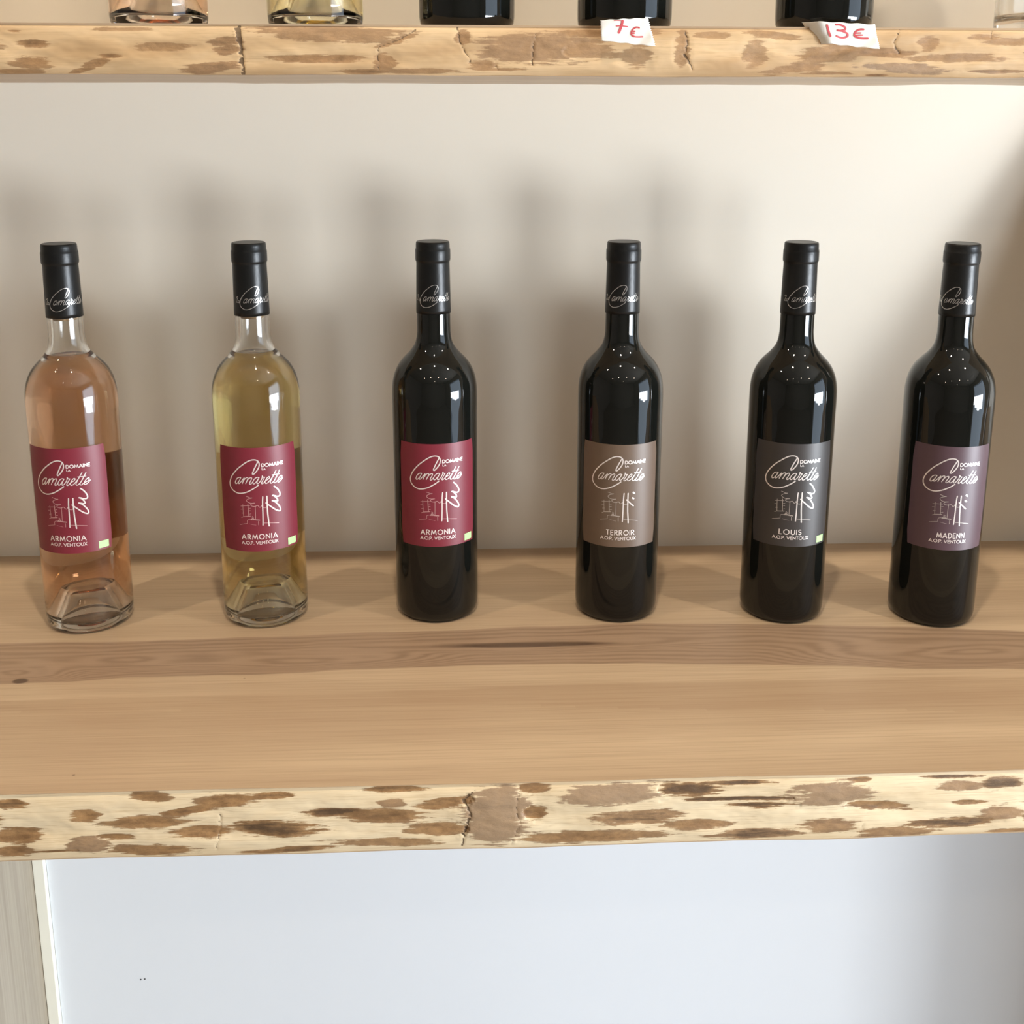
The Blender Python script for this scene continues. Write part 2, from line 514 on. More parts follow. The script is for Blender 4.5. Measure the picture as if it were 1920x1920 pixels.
DRAW =[
 ([(-10.01,47.72),(-8.35,47.23),(-6.7,46.56),(-4.92,46.53),(-6.71,46.07),(-8.37,45.5),(-9.64,44.58),(-9.65,43.72),(-8.41,42.62),(-6.49,41.96),(-4.57,41.99),(-3.07,42.07),(-5.4,41.55),(-6.51,40.67),(-5.97,39.67),(-4.33,39.25),(-2.69,39.24),(-1.32,39.93),(-0.51,39.47),(0.57,38.27),(1.68,38.78),(1.97,39.92),(2.5,38.73),(3.32,37.95),(4.99,37.52),(6.12,38.13),(6.27,39.27)],0.56),
 ([(3.38,47.17),(2.96,41.87),(2.85,33.21),(2.63,25.98),(2.45,22.65)],0.95),
 ([(6.65,47.17),(6.58,41.55),(6.63,32.87),(6.99,27.02),(7.35,21.45)],1.06),
 ([(3.44,24.46),(7.38,24.07),(11.46,23.5),(15.45,22.78)],0.5),
 ([(-16.49,22.98),(-13.52,23.75),(-10.23,24.44)],0.36),
 ([(-13.1,40.59),(-13.03,35.98),(-12.78,30.21)],0.45),
 ([(-14.87,39.12),(-10.98,39.6),(-7.35,39.78)],0.45),
 ([(-8.85,41.16),(-8.65,36.27),(-8.45,30.78)],0.67),
 ([(-12.84,30.2),(-9.99,30.55),(-7.06,30.83)],0.62),
 ([(-15.06,36.36),(-13.17,36.54)],0.34),
 ([(-14.38,33.1),(-12.36,33.43)],0.34),
 ([(-14.74,29.29),(-12.84,30.2)],0.39),
 ([(-8.07,37.44),(-6.69,37.63)],0.39),
 ([(-7.97,35.43),(-6.72,35.47)],0.39),
 ([(-7.87,32.54),(-6.48,32.87)],0.39),
 ([(-2.91,39.82),(-2.99,33.46),(-3.11,28.25)],0.5),
 ([(-9.94,24.46),(-9.76,27.23),(-7.8,27.9),(-6.69,27.94)],0.39),
 ([(-6.97,27.76),(-4.22,27.74),(-2.3,27.43),(0.02,27.15)],0.95),
 ([(-6.41,28.09),(-5.29,29.27),(-4.49,28.11)],0.73),
 ([(-5.82,30.71),(-4.46,29.85)],0.39),
 ([(-5.84,29.7),(-5.27,30.72)],0.34),
 ([(-0.95,26.17),(-0.93,22.97)],0.5),
 ([(-8.13,24.12),(-5.92,23.6),(-2.91,23.02)],0.25),
]

# ------------------------------------------------------------------ the room
FZ, CZ = -0.95, 1.62
XL, XR, YF = -3.0, 2.6, -4.6
struct(box('wall_back', XL, XR, 0.0, 0.1, FZ, CZ, M_WALL), 'off-white painted wall behind the bottle shelves', 'wall')
struct(box('floor', XL, XR + 0.12, YF, 0.1, FZ - 0.1, FZ, M_FLOOR), 'tiled shop floor below the shelves', 'floor')
struct(box('ceiling', XL, XR + 0.12, YF, 0.1, CZ, CZ + 0.1, M_CEIL), 'plain shop ceiling carrying the spotlights', 'ceiling')
struct(box('wall_left', XL - 0.1, XL, YF, 0.1, FZ, CZ, M_ROOM), 'side wall of the shop away from the doorway', 'wall')
struct(box('wall_front', XL, XR + 0.12, YF - 0.1, YF, FZ, CZ, M_ROOM), 'shop wall facing the shelves', 'wall')
DY0, DY1, DZ = -2.9, -0.8, 1.1
V, F = [], []
for b in ((XR, XR + 0.12, YF, DY0, FZ, CZ), (XR, XR + 0.12, DY1, 0.1, FZ, CZ), (XR, XR + 0.12, DY0, DY1, DZ, CZ)):
    v, f = boxgeo(*b)
    F += [tuple(i + len(V) for i in q) for q in f]
    V += v
struct(mesh('wall_right', V, F, M_ROOM, smooth=False), 'side wall of the shop with the doorway', 'wall')

# ------------------------------------------------------------------ shelves
LF, UFR, UZ, UT, LT = -0.3992, -0.2260, 0.4460, 0.0342, 0.0495


def fbm(x, y, z=0.0):
    return noise.fractal(Vector((x, y, z)), 1.0, 2.0, 4)


def blob_field(X, Z, blobs, plane_y):
    bark = np.zeros_like(X)
    dark = np.zeros_like(X)
    grey = np.zeros_like(X)
    for cx, cy, rx, ry, dk, gr, tilt in blobs:
        c = on_plane(cx, cy, 1, plane_y)
        e = on_plane(cx + rx, cy, 1, plane_y)
        t = on_plane(cx, cy - ry, 1, plane_y)
        ax, az = e[0] - c[0], t[2] - c[2]
        dx, dz = X - c[0], Z - c[2]
        dz = dz - dx * tilt
        q = np.maximum(0, 1.12 - 0.72 * np.sqrt((dx / ax) ** 2 + (dz / az) ** 2))
        better = q > bark
        bark = np.maximum(bark, q)
        dark = np.where(better, dk * np.minimum(1, q * 1.3), dark)
        grey = np.where(better, gr, grey)
    return np.minimum(bark, 1.1), dark, grey


def line_field(X, Z, lines, plane_y, wpx):
    f = np.zeros_like(X)
    jit = np.array([[fbm(x * 60, z * 420, 9.0) for x, z in zip(xr, zr)] for xr, zr in zip(X, Z)])
    X = X + jit * 0.0016
    for s, L in lines:
        P = [on_plane(x, y, 1, plane_y) for x, y in L]
        hw = wpx / FPX * 0.7 * s
        for a, b in zip(P, P[1:]):
            ax, az, bx, bz = a[0], a[2], b[0], b[2]
            t = np.clip(((X - ax) * (bx - ax) + (Z - az) * (bz - az)) / ((bx - ax) ** 2 + (bz - az) ** 2), 0, 1)
            dd = np.hypot(X - ax - t * (bx - ax), Z - az - t * (bz - az))
            f = np.maximum(f, np.clip((1.4 + 0.9 * jit) - dd / hw, 0, 1) * min(1, s))
    return f


def build_shelf(name, x0, x1, yf, ztop, th, blobs, cracks, edge_mat, top_attr, seed, nx, ny, nz, thick):
    xs = np.concatenate([np.linspace(x0, -0.37, 60), np.linspace(-0.37, 0.47, nx - 120)[1:-1], np.linspace(0.47, x1, 62)])
    # cross-section: back-top -> front-top, down the live edge, back underneath
    top_y = -np.linspace(0, 1, ny) ** 0.85 * (-yf - 0.0012)
    fz = np.linspace(0, 1, nz)
    S = [(y, 0.0, 0) for y in top_y] + [(None, t, 1) for t in fz] + [(yf + 0.004, 1.0, 2), (yf * 0.5, 1.0, 2), (0.0, 1.0, 2)]
    ns = len(S)
    Y = np.zeros((ns, nx))
    Z = np.zeros((ns, nx))
    X = np.tile(xs, (ns, 1))
    kind = np.array([s[2] for s in S])
    wob = np.array([fbm(x * 3.1 + seed, seed) for x in xs]) * 0.0022
    lower = np.array([fbm(x * 7.0 + seed, 5.0 + seed) for x in xs]) * 0.0012
    for i, (y, t, k) in enumerate(S):
        if k == 0:
            Y[i] = y + wob * (y / yf)
            Z[i] = ztop
        elif k == 1:
            Z[i] = ztop - 0.0012 - t * (th - 0.0016) - lower * t
            Y[i] = yf + wob + 0.0025 * max(0.0, (abs(t - 0.5) * 2) ** 6) + 0.002 * t
        else:
            Z[i] = ztop - th - lower
            Y[i] = y + (wob if y < -0.01 else 0)
    fr = np.where(kind == 1)[0]
    bark = np.zeros_like(X)
    dark = np.zeros_like(X)
    grey = np.zeros_like(X)
    crack = np.zeros_like(X)
    b_, d_, g_ = blob_field(X[fr], Z[fr], blobs, yf)
    bark[fr], dark[fr], grey[fr] = b_, d_, g_
    crack[fr] = line_field(X[fr], Z[fr], cracks, yf, 3.0)
    rel = np.zeros_like(X)
    for i in fr:
        rel[i] = [fbm(X[i, j] * 22 + seed, Z[i, j] * 60) for j in range(nx)]
    edge = np.array([1 - (abs(t - 0.5) * 2) ** 4 for (_, t, k) in S if k == 1])[:, None]
    Y[fr] += (-rel[fr] * 0.0012 + bark[fr] * 0.0008 - grey[fr] * thick * np.clip(bark[fr], 0, 1) + crack[fr] * 0.0007) * edge
    verts = np.stack([X, Y, Z], -1).reshape(-1, 3)
    faces, midx = [], []
    for i in range(ns - 1):
        mi = 1 if (kind[i] == 1 and kind[i + 1] == 1) else 0
        for j in range(nx - 1):
            a = i * nx + j
            faces.append((a, a + nx, a + nx + 1, a + 1))
            midx.append(mi)
    back = (ns - 1) * nx
    for j in range(nx - 1):
        faces.append((back + j, j, j + 1, back + j + 1))
        midx.append(0)
    faces.append(tuple(i * nx for i in range(ns))[::-1])
    faces.append(tuple(i * nx + nx - 1 for i in range(ns)))
    midx += [0, 0]
    o = mesh(name, verts, faces, mats=[M_TOP, edge_mat], midx=midx)
    at = {'bark': bark, 'dark': dark, 'grey': grey, 'crack': crack}
    at.update({k: np.zeros_like(X) for k in ('heart', 'stain', 'rings')})
    if top_attr:
        tp = np.where(kind == 0)[0]
        for k, v in top_attr(X[tp], Y[tp], ztop).items():
            if k == 'dark':
                at['dark'][tp] = v
            else:
                at[k][tp] = v
    for k, v in at.items():
        a = o.data.attributes.new(k, 'FLOAT', 'POINT')
        a.data.foreach_set('value', v.astype(np.float32).ravel())
    es = o.modifiers.new('edge', 'EDGE_SPLIT')
    es.split_angle = math.radians(50)
    return o


def curve_y(X, pts):
    P = np.array([on_plane(px, py, 2, 0.0)[:2] for px, py in pts])
    P = P[np.argsort(P[:, 0])]
    return np.interp(X, P[:, 0], P[:, 1])


def lower_top_attr(X, Y, z):
    wv = np.array([[fbm(x * 9, y * 30, 3) for x in X[i]] for i, y in enumerate(Y[:, 0])]) * 0.0035
    up = curve_y(X, [(0, 1207), (240, 1203), (480, 1196), (720, 1186), (960, 1176), (1200, 1170), (1440, 1170), (1680, 1176), (1920, 1182)])
    lo = curve_y(X, [(0, 1284), (130, 1276), (240, 1268), (480, 1266), (720, 1254), (960, 1245), (1200, 1244), (1440, 1247), (1680, 1252), (1920, 1255)])
    mid, half = (up + lo) / 2, (up - lo) / 2
    q = np.abs(Y + wv - mid) / half
    heart = np.clip(0.5 + (1 - q) * 2.2, 0, 1)
    # growth rings: parallel lines that close in ovals towards the right end and round the knots
    t = (Y + wv - mid) / half
    rings = 5.5 * t
    for kx, ky, sx, sy, amp in ((1830, 1222, 330, 30, 4.5), (560, 1238, 260, 16, 3.0), (240, 1236, 160, 18, 2.5), (980, 1210, 300, 12, 3.5), (30, 1262, 110, 18, 3.0)):
        c = on_plane(kx, ky, 2, 0.0)
        e = on_plane(kx + sx, ky, 2, 0.0)
        g = on_plane(kx, ky - sy, 2, 0.0)
        rr = np.sqrt(((X - c[0]) / (e[0] - c[0])) ** 2 + ((Y + wv - c[1]) / (g[1] - c[1])) ** 2)
        k = np.clip(1.35 - rr, 0, 1)
        k = k * k * (3 - 2 * k)
        rings = rings * (1 - k) + k * amp * rr
    u2 = curve_y(X, [(0, 1314), (240, 1308), (480, 1303), (720, 1296), (960, 1287), (1200, 1280), (1440, 1274), (1680, 1270), (1920, 1268)])
    l2 = curve_y(X, [(0, 1334), (480, 1330), (960, 1322), (1200, 1328), (1440, 1332), (1920, 1330)])
    l3 = curve_y(X, [(0, 1420), (480, 1400), (960, 1378), (1440, 1372), (1920, 1372)])
    inside = np.clip((u2 - Y + wv * 0.4) / 0.0012, 0, 1)
    fall = np.clip((Y - l3) / np.maximum(l2 - l3, 1e-4), 0, 1)
    stain = inside * (0.22 + 0.30 * (Y > l2 + wv)) * fall
    ub = curve_y(X, [(0, 1150), (960, 1120), (1920, 1128)])
    stain = np.maximum(stain, 0.16 * np.clip(1 - np.abs(Y + wv * 2 - ub) / 0.004, 0, 1))
    dark = np.zeros_like(X)
    for kx, ky, sx, sy, a in ((38, 1277, 16, 5, 1.0), (985, 1209, 190, 5.5, 0.85), (70, 1251, 26, 4, 0.5), (1060, 1208, 80, 3.5, 0.9), (458, 1273, 5, 2, 0.7), (138, 1453, 4, 2, 0.7), (55, 1408, 9, 2, 0.5), (1660, 1246, 8, 1.5, 0.3)):
        c = on_plane(kx, ky, 2, 0.0)
        e = on_plane(kx + sx, ky, 2, 0.0)
        g = on_plane(kx, ky - sy, 2, 0.0)
        rr = np.sqrt(((X - c[0]) / (e[0] - c[0])) ** 2 + ((Y - c[1]) / (g[1] - c[1])) ** 2)
        dark = np.maximum(dark, a * np.clip(1.5 - rr, 0, 1))
    return {'heart': heart, 'rings': rings, 'stain': stain, 'dark': dark}


# (centre x, centre y, half-width, half-height in photo pixels, darkness, greyness, tilt)
LOW_BLOBS = [
    (18, 1511, 34, 9, .7, 0, 0), (30, 1568, 46, 16, .45, 0, 0), (22, 1601, 34, 12, .35, 0, 0), (105, 1599, 50, 2.5, .7, 0, 0),
    (163, 1588, 36, 16, .4, .6, 0), (215, 1572, 34, 5, .4, 0, 0), (158, 1531, 32, 13, .35, 0, 0), (268, 1545, 72, 13, .35, 0, 0),
    (278, 1497, 36, 9, .35, 0, -.1), (288, 1600, 78, 12, .4, 0, -.03), (425, 1504, 62, 12, .4, 0, .12), (355, 1522, 52, 6, .5, 0, .12),
    (505, 1495, 46, 6, .6, 0, .02), (385, 1563, 66, 12, .5, 0, 0), (510, 1555, 92, 16, .85, 0, 0), (540, 1599, 92, 6, .6, 0, .06),
    (622, 1524, 58, 7, .9, 0, .04), (712, 1530, 78, 13, .4, 0, -.03), (730, 1582, 104, 9, .2, 0, -.03), (742, 1482, 58, 5, .6, 0, 0),
    (735, 1505, 26, 9, .1, .5, 0), (835, 1505, 62, 12, .5, 0, .12), (822, 1556, 62, 13, .3, 0, 0), (930, 1530, 60, 60, .25, .9, 0),
    (1000, 1478, 28, 10, .4, 0, 0), (1145, 1490, 100, 19, .3, .9, .05), (1292, 1480, 66, 12, .95, 0, 0), (1385, 1499, 110, 4, 1, 0, 0),
    (1385, 1470, 70, 4, .9, 0, 0), (1425, 1511, 66, 6, .95, 0, 0), (1558, 1488, 76, 22, .4, .8, 0), (1650, 1511, 62, 9, .5, 0, -.1),
    (1002, 1525, 26, 13, .4, 0, 0), (1192, 1534, 82, 14, .6, .3, 0), (1312, 1548, 62, 9, .25, 0, 0), (1100, 1572, 134, 12, .3, 0, 0),
    (1424, 1567, 80, 11, .7, .3, 0), (1552, 1551, 56, 13, .45, .3, 0), (1680, 1563, 72, 11, .3, .2, 0), (1616, 1462, 22, 3.5, .8, 0, 0),
    (1785, 1458, 54, 3, 1, 0, 0), (1882, 1468, 42, 11, .9, .3, 0), (1800, 1475, 42, 9, .2, .5, 0), (1815, 1505, 36, 5, .7, 0, 0),
    (1790, 1546, 86, 10, .85, 0, .02), (1880, 1525, 46, 14, .4, .4, 0), (1900, 1564, 52, 8, .3, 0, 0), (-60, 1540, 60, 20, .5, 0, 0),
    (1990, 1500, 60, 18, .6, 0, 0), (2090, 1545, 70, 12, .6, .3, 0), (-140, 1585, 60, 14, .4, 0, 0), (1960, 1535, 40, 10, .5, 0, 0),
]
LOW_CRACKS = [(0.9, [(893, 1478), (870, 1500), (882, 1528), (872, 1560), (866, 1590)]), (0.6, [(978, 1470), (968, 1510), (975, 1545), (958, 1588)]), (0.6, [(414, 1532), (411, 1560), (404, 1600)]), (0.5, [(1620, 1545), (1616, 1575)])]
UP_BLOBS = [
    (62, 82, 30, 7, .6, 0, 0), (56, 116, 38, 13, .5, 0, 0), (24, 57, 14, 2.5, .7, 0, 0), (30, 134, 60, 4, .4, 0, 0), (205, 105, 26, 4, .7, 0, 0),
    (178, 118, 26, 7, .5, 0, .2), (150, 131, 26, 4, .5, 0, .2), (300, 88, 60, 8, .1, 0, 0), (230, 54, 70, 4, .15, 0, 0), (422, 78, 32, 8, .35, .2, .1), (425, 95, 30, 9, .4, .2, .1),
    (395, 126, 56, 9, .45, .3, .1), (620, 63, 140, 17, .2, .2, -.03), (600, 110, 92, 8, .55, 0, 0), (680, 134, 44, 4, .5, 0, 0),
    (745, 75, 42, 6, .3, 0, .3), (720, 115, 22, 16, .35, 0, 0), (800, 133, 70, 5, .35, 0, 0), (868, 70, 14, 14, .4, 0, 0), (905, 122, 32, 8, .35, 0, 0),
    (1010, 88, 112, 30, .15, .35, 0), (1085, 93, 66, 19, .3, 0, 0), (935, 130, 64, 3, .4, 0, 0), (1110, 62, 60, 7, .3, 0, 0), (1195, 104, 26, 22, .1, 0, 0), (1190, 60, 50, 10, .2, 0, 0),
    (1280, 90, 14, 34, .25, 0, 0), (1335, 66, 34, 7, .1, 0, 0), (1455, 66, 52, 8, .25, 0, -.1), (1418, 100, 22, 26, .1, 0, 0), (1560, 98, 62, 18, .25, 0, .1), (1495, 128, 56, 9, .25, 0, .1), (1560, 137, 60, 3, .4, 0, 0),
    (1655, 99, 64, 8, .45, 0, -.04), (1700, 128, 84, 9, .35, .7, -.03), (1645, 141, 22, 3, .7, 0, 0), (1800, 108, 84, 8, .25, 0, 0), (1850, 69, 32, 6, .35, 0, 0), (1900, 78, 50, 8, .15, 0, 0),
    (1870, 134, 60, 3, .5, 0, 0), (1745, 80, 20, 14, .15, 0, 0), (-60, 90, 60, 16, .3, 0, 0), (2000, 95, 70, 16, .3, .2, 0), (2100, 120, 60, 10, .5, 0, 0),
]
UP_CRACKS = [(1.3, [(447, 46), (451, 90), (455, 137)]), (1.2, [(443, 55), (446, 75)]), (0.7, [(780, 56), (745, 76), (709, 88), (708, 132)]), (0.7, [(858, 50), (862, 78), (878, 110), (884, 117)]), (0.7, [(1006, 50), (1002, 78), (999, 122)]), (0.8, [(1285, 60), (1291, 85), (1284, 100), (1299, 130)]), (0.7, [(1690, 55), (1676, 82), (1690, 100)]), (0.6, [(928, 118), (935, 134)]), (0.6, [(1866, 55), (1858, 72), (1875, 68)])]

low = build_shelf('wooden_shelf', -0.95, 1.25, LF, 0.0, LT, LOW_BLOBS, LOW_CRACKS, M_EDGE_L, lower_top_attr, 3.7, 1100, 120, 40, 0.0025)
tag(low, 'deep wooden shelf board carrying the six whole bottles, bark-patched front edge', 'shelf')
upp = build_shelf('wooden_shelf', -0.95, 1.25, UFR, UZ + UT, UT, UP_BLOBS, UP_CRACKS, M_EDGE_U, None, 11.2, 1100, 16, 34, 0.002)
tag(upp, 'shallow live-edge wooden shelf board above, with paper price tags on its edge', 'shelf')

# upright under the deep shelf and the strip beside it
PX = -0.4445
sp = box('shelf_support_panel', PX - 0.022, PX, LF + 0.03, -0.0005, FZ, -LT - 0.0012, M_VENEER, bevel=0.001)
tag(sp, 'greyish wood-grain upright panel holding up the deep shelf', 'panel')
sp2 = box('shelf_support_panel', 0.92, 0.942, LF + 0.03, -0.0005, FZ, -LT - 0.0012, M_VENEER, bevel=0.001)
tag(sp2, 'wood-grain upright panel under the far end of the deep shelf, shading the wall', 'panel')
bp = box('back_panel', PX + 0.0122, 0.9195, -0.0055, -0.0003, FZ, -LT - 0.0012, M_PANEL)
tag(bp, 'smooth white panel closing the space below the deep shelf, two nail holes', 'panel')
for px, py in ((264, 1836.5), (271.5, 1835.5)):
    p = on_plane(px, py, 1, -0.0055)
    v, f = lathe([(0, 0.0004), (0.0008, 0.0003), (0.001, -0.002)], 12)
    o = mesh('nail_hole', v, f, M_HOLE, bp)
    o.location = p
    o.rotation_euler = (math.pi / 2, 0, 0)
bt = box('edge_batten', PX + 0.0003, PX + 0.0118, -0.012, -0.0002, FZ, -LT - 0.0012, M_BATTEN, bevel=0.0008)
tag(bt, 'narrow cream-painted batten on the wall beside the upright panel', 'batten')

# ------------------------------------------------------------------ bottles
OUT = [(.0285, 0), (.0315, .0006), (.0334, .0022), (.0346, .0048), (.0351, .0085), (.0352, .0125), (.0352, .0332), (.0352, .0639), (.0353, .1041),
       (.0354, .1534), (.0354, .1753), (.0355, .1897), (.0352, .1993), (.0346, .2041), (.0335, .2088), (.0317, .2135), (.0291, .2183), (.0253, .2230),
       (.0207, .2277), (.0177, .2315), (.0160, .2343), (.0150, .2371), (.0142, .2410), (.0138, .2453), (.0137, .2600), (.0135, .2900), (.0133, .3020), (.0136, .3050), (.0136, .3120), (.0128, .3145)]
PUNT = [(0, .0320), (.0105, .0312), (.0135, .0290), (.0160, .0220), (.0225, .0070), (.0262, .0012), (.0285, 0)]
INN = [(0, .0365), (.0110, .0358), (.0150, .0335), (.0185, .0255), (.0245, .0115), (.0285, .0080), (.0314, .0100), (.0324, .0160), (.0325, .0332), (.0326, .1041),
       (.0327, .1753), (.0326, .1897), (.0322, .1993), (.0315, .2041), (.0303, .2088), (.0284, .2135), (.0257, .2183), (.0219, .2230), (.0172, .2277), (.0142, .2315), (.0122, .2343), (.0110, .2371), (.0102, .2410), (.0098, .2453), (.0096, .2600), (.0095, .3120)]
FILL = 0.2303
rz_z = [p[1] for p in OUT]
rz_r = [p[0] for p in OUT]


def R(z):
    return float(np.interp(z, rz_z, rz_r))


outer = resample(PUNT, .002)[:-1] + resample(OUT, .0025)
inner = resample(INN, .0025)
CAPS = [(.0136, .2609), (.0142, .2609), (.0141, .2680), (.0140, .2742), (.0137, .2925), (.0135, .3022), (.0137, .3032), (.0141, .3038), (.01425, .3050), (.01425, .3118), (.0141, .3128),
        (.01375, .3136), (.0137, .3165), (.0135, .3184), (.0131, .3191), (.0126, .3193), (.0122, .31915), (.0, .31915)]


def wrap(V2, ang0, z0, rf, off, mm=0.001, dth=None):
    out = []
    for u, v in V2:
        z = z0 + v * mm
        r = rf(z)
        th = ang0 + u * mm / r
        out.append(((r + off) * math.sin(th), -(r + off) * math.cos(th), z))
    return out


def patch(ang0, half, z0, z1, off, nth=48, nz=8, corner=0.0012):
    V, F = [], []
    for j in range(nz + 1):
        z = z0 + (z1 - z0) * j / nz
        e = min(z - z0, z1 - z)
        ins = corner - math.sqrt(max(0, corner ** 2 - max(0, corner - e) ** 2)) if e < corner else 0
        for i in range(nth + 1):
            hh = half - ins / .0354
            th = ang0 - hh + 2 * hh * i / nth
            r = R(z) + off
            V.append((r * math.sin(th), -r * math.cos(th), z))
    for j in range(nz):
        for i in range(nth):
            a = j * (nth + 1) + i
            F.append((a, a + 1, a + nth + 2, a + nth + 1))
    return V, F


BODY = {}


def shared(key, builder):
    if key not in BODY:
        BODY[key] = builder()
        return BODY[key], True
    return BODY[key], False


def part(name, key, V_F, mat, parent):
    """a part whose mesh data is shared between alike bottles"""
    if key in BODY:
        o = bpy.data.objects.new(name, BODY[key])
        COL.objects.link(o)
        o.parent = parent
        return o
    V, F = V_F()
    o = mesh(name, V, F, mat, parent)
    BODY[key] = o.data
    return o


def capr(z):
    return float(np.interp(z, [p[1] for p in CAPS[1:8]], [p[0] for p in CAPS[1:8]]))


LA_SCRIPT = [([(-2.2, 3.6), (-.9, 4.6), (-.2, 3.8), (-1.1, 2.6), (-1.8, 1.0), (-2.6, .2), (-1.6, .5), (-.6, .1)], .5),
             ([(1.2, 1.9), (.3, 1.9), (-.1, .7), (.4, .1), (1.0, .9), (1.2, 1.8), (1.1, .4), (1.7, .3)], .45)]


def make_bottle(loc, kind, style, lab_ang, cap_ang, label, group, wine=None, z_lab=.0700):
    b = empty('wine_bottle', loc)
    tag(b, label, 'bottle', group)
    if kind == 'clear':
        part('glass', 'clear_glass', lambda: lathe(outer + [(.0095, .3145)] + [(r, z) for r, z in inner[::-1]], 96), M_GLASS, b)
        liq = [(max(0, r + (.00012 if r > .002 else 0)), z - .00012) for r, z in inner if z < FILL]
        rr = float(np.interp(FILL, [p[1] for p in INN[6:]], [p[0] for p in INN[6:]])) + .00012
        part('wine', 'wine_' + wine, lambda: lathe(liq + [(rr, FILL + .0004), (rr - .001, FILL), (0, FILL)], 96), M_ROSE if wine == 'rose' else M_WHITE, b)
        part('cork', 'cork', lambda: lathe([(0, .2585), (.0088, .2585), (.0093, .2590), (.0093, .3100), (0, .3100)], 48), M_CORK, b)
    else:
        part('glass', 'dark_glass', lambda: lathe(outer + [(0, .3145)], 96), M_DARK, b)
    cp = part('capsule', 'capsule', lambda: lathe(resample(CAPS, .003), 72), M_CAPS, b)
    if cap_ang is not None:
        a = math.radians(cap_ang)
        lg = [([((u + 1.65) * .62, (v - 50) * .643) for u, v in L], wd * .52) for L, wd in LOGO]
        la = [([(u * .9 - 15.6, v * 1.1 + 5.0) for u, v in L], wd * .6) for L, wd in LA_SCRIPT]
        V2, F2 = strokes(lg + la, .3)
        mesh('capsule_lettering', wrap(V2, a, .2668, capr, .00012), F2, M_FOIL, cp, smooth=False)
    if style:
        colr, word, squig, green = style
        a = math.radians(lab_ang)
        V, F = patch(a, math.radians(57), z_lab, z_lab + .0886, .00012)
        lb = mesh('label', V, F, M_LAB[colr], b)
        V2, F2 = strokes([LOGO[0]] + [(L, wd * .88) for L, wd in LOGO[1:]], .3)
        mesh('script_lettering', wrap(V2, a, z_lab, R, .00026), F2, M_PRINT, lb, smooth=False)
        span = {'ARMONIA': (-15.1, 13.8), 'TERROIR': (-10.5, 12.7), 'LOUIS': (-10.1, 7.8), 'MADENN': (-9.6, 12.4)}[word]
        tx = text('DOMAINE', 3.6, 21.4, 72.4, 2.6, .72) + text('LA', 3.8, 6.5, 69.7, 1.6, .5)
        V2, F2 = strokes(tx, .3, smooth=False)
        mesh('estate_lettering', wrap(V2, a, z_lab, R, .00026), F2, M_PRINT, lb, smooth=False)
        tx = text(word, span[0], span[1], 10.8, 4.1, .74, .36) + text('A.O.P. VENTOUX', -15.5, 14.1, 6.4, 2.55, .5)
        V2, F2 = strokes(tx, .3, smooth=False)
        mesh('name_lettering', wrap(V2, a, z_lab, R, .00026), F2, M_PRINT, lb, smooth=False)
        V2, F2 = strokes(DRAW[1:3] + (SQUIG if squig else SHORT + DOTS), .35)
        mesh('tree_drawing', wrap(V2, a, z_lab, R, .00028), F2, M_PRINT, lb, smooth=False)
        V2, F2 = strokes([(L, wd * .85) for L, wd in DRAW[:1] + DRAW[3:]], .35)
        mesh('house_drawing', wrap(V2, a, z_lab, R, .00025), F2, M_DIMMED['red' if colr == 'red' else 'other'], lb, smooth=False)
        if green:
            V2, F2 = [], []
            for j in range(2):
                for i in range(9):
                    V2.append((23.3 + 8.4 * i / 8, 1.6 + 5.9 * j))
            F2 = [(i, i + 1, i + 10, i + 9) for i in range(8)]
            mesh('green_mark', wrap(V2, a, z_lab, R, .00026), F2, M_LEAF, lb, smooth=False)
        V, F = patch(a + math.pi, math.radians(52), .062, .139, .00012)
        mesh('back_label', V, F, M_BACKLAB, b)
    return b


G1 = 'whole bottles on the deep shelf'
LOWER = [
    ((-0.3173, -0.1400), 'clear', ('red', 'ARMONIA', True, True), -1.0, 30, 'clear glass bottle of orange-pink rose wine with crimson label', 'rose', .0719),
    ((-0.1693, -0.1355), 'clear', ('red', 'ARMONIA', True, True), 7.1, 28, 'clear glass bottle of pale yellow wine with crimson label', 'white', .0695),
    ((-0.0222, -0.1316), 'dark', ('red', 'ARMONIA', True, True), 4.6, 9, 'dark glass wine bottle with crimson label', None, .0697),
    ((0.1330, -0.1373), 'dark', ('brown', 'TERROIR', False, False), -5.7, -3.5, 'dark glass wine bottle with taupe brown label', None, .0690),
    ((0.2765, -0.1459), 'dark', ('grey', 'LOUIS', True, True), -7.9, 4.5, 'dark glass wine bottle with charcoal grey label and green mark', None, .0705),
    ((0.4040, -0.1586), 'dark', ('purple', 'MADENN', False, False), -8.4, -27, 'dark glass wine bottle with plum purple label', None, .0703),
]
for (x, y), kind, style, la, ca, lab, wine, zl in LOWER:
    make_bottle((x, y, 0.0), kind, style, la, ca, lab, G1, wine, zl)
UPPER = [
    ((-0.2205, -0.1660), 'clear', 'clear glass bottle of pink wine on the shallow shelf, cut off above its base', 'rose'),
    ((-0.1059, -0.1650), 'clear', 'clear glass bottle of yellow wine on the shallow shelf, cut off above its base', 'white'),
    ((0.0064, -0.1760), 'dark', 'dark wine bottle on the shallow shelf without a price tag before it', None),
    ((0.1243, -0.1700), 'dark', 'dark wine bottle standing behind the flat pinked-edge price tag', None),
    ((0.2703, -0.1860), 'dark', 'dark wine bottle standing behind the curled torn-edge price tag', None),
]
for (x, y), kind, lab, wine in UPPER:
    make_bottle((x, y, UZ + UT), kind, None, 0, None, lab, 'bottles on the shallow shelf', wine)

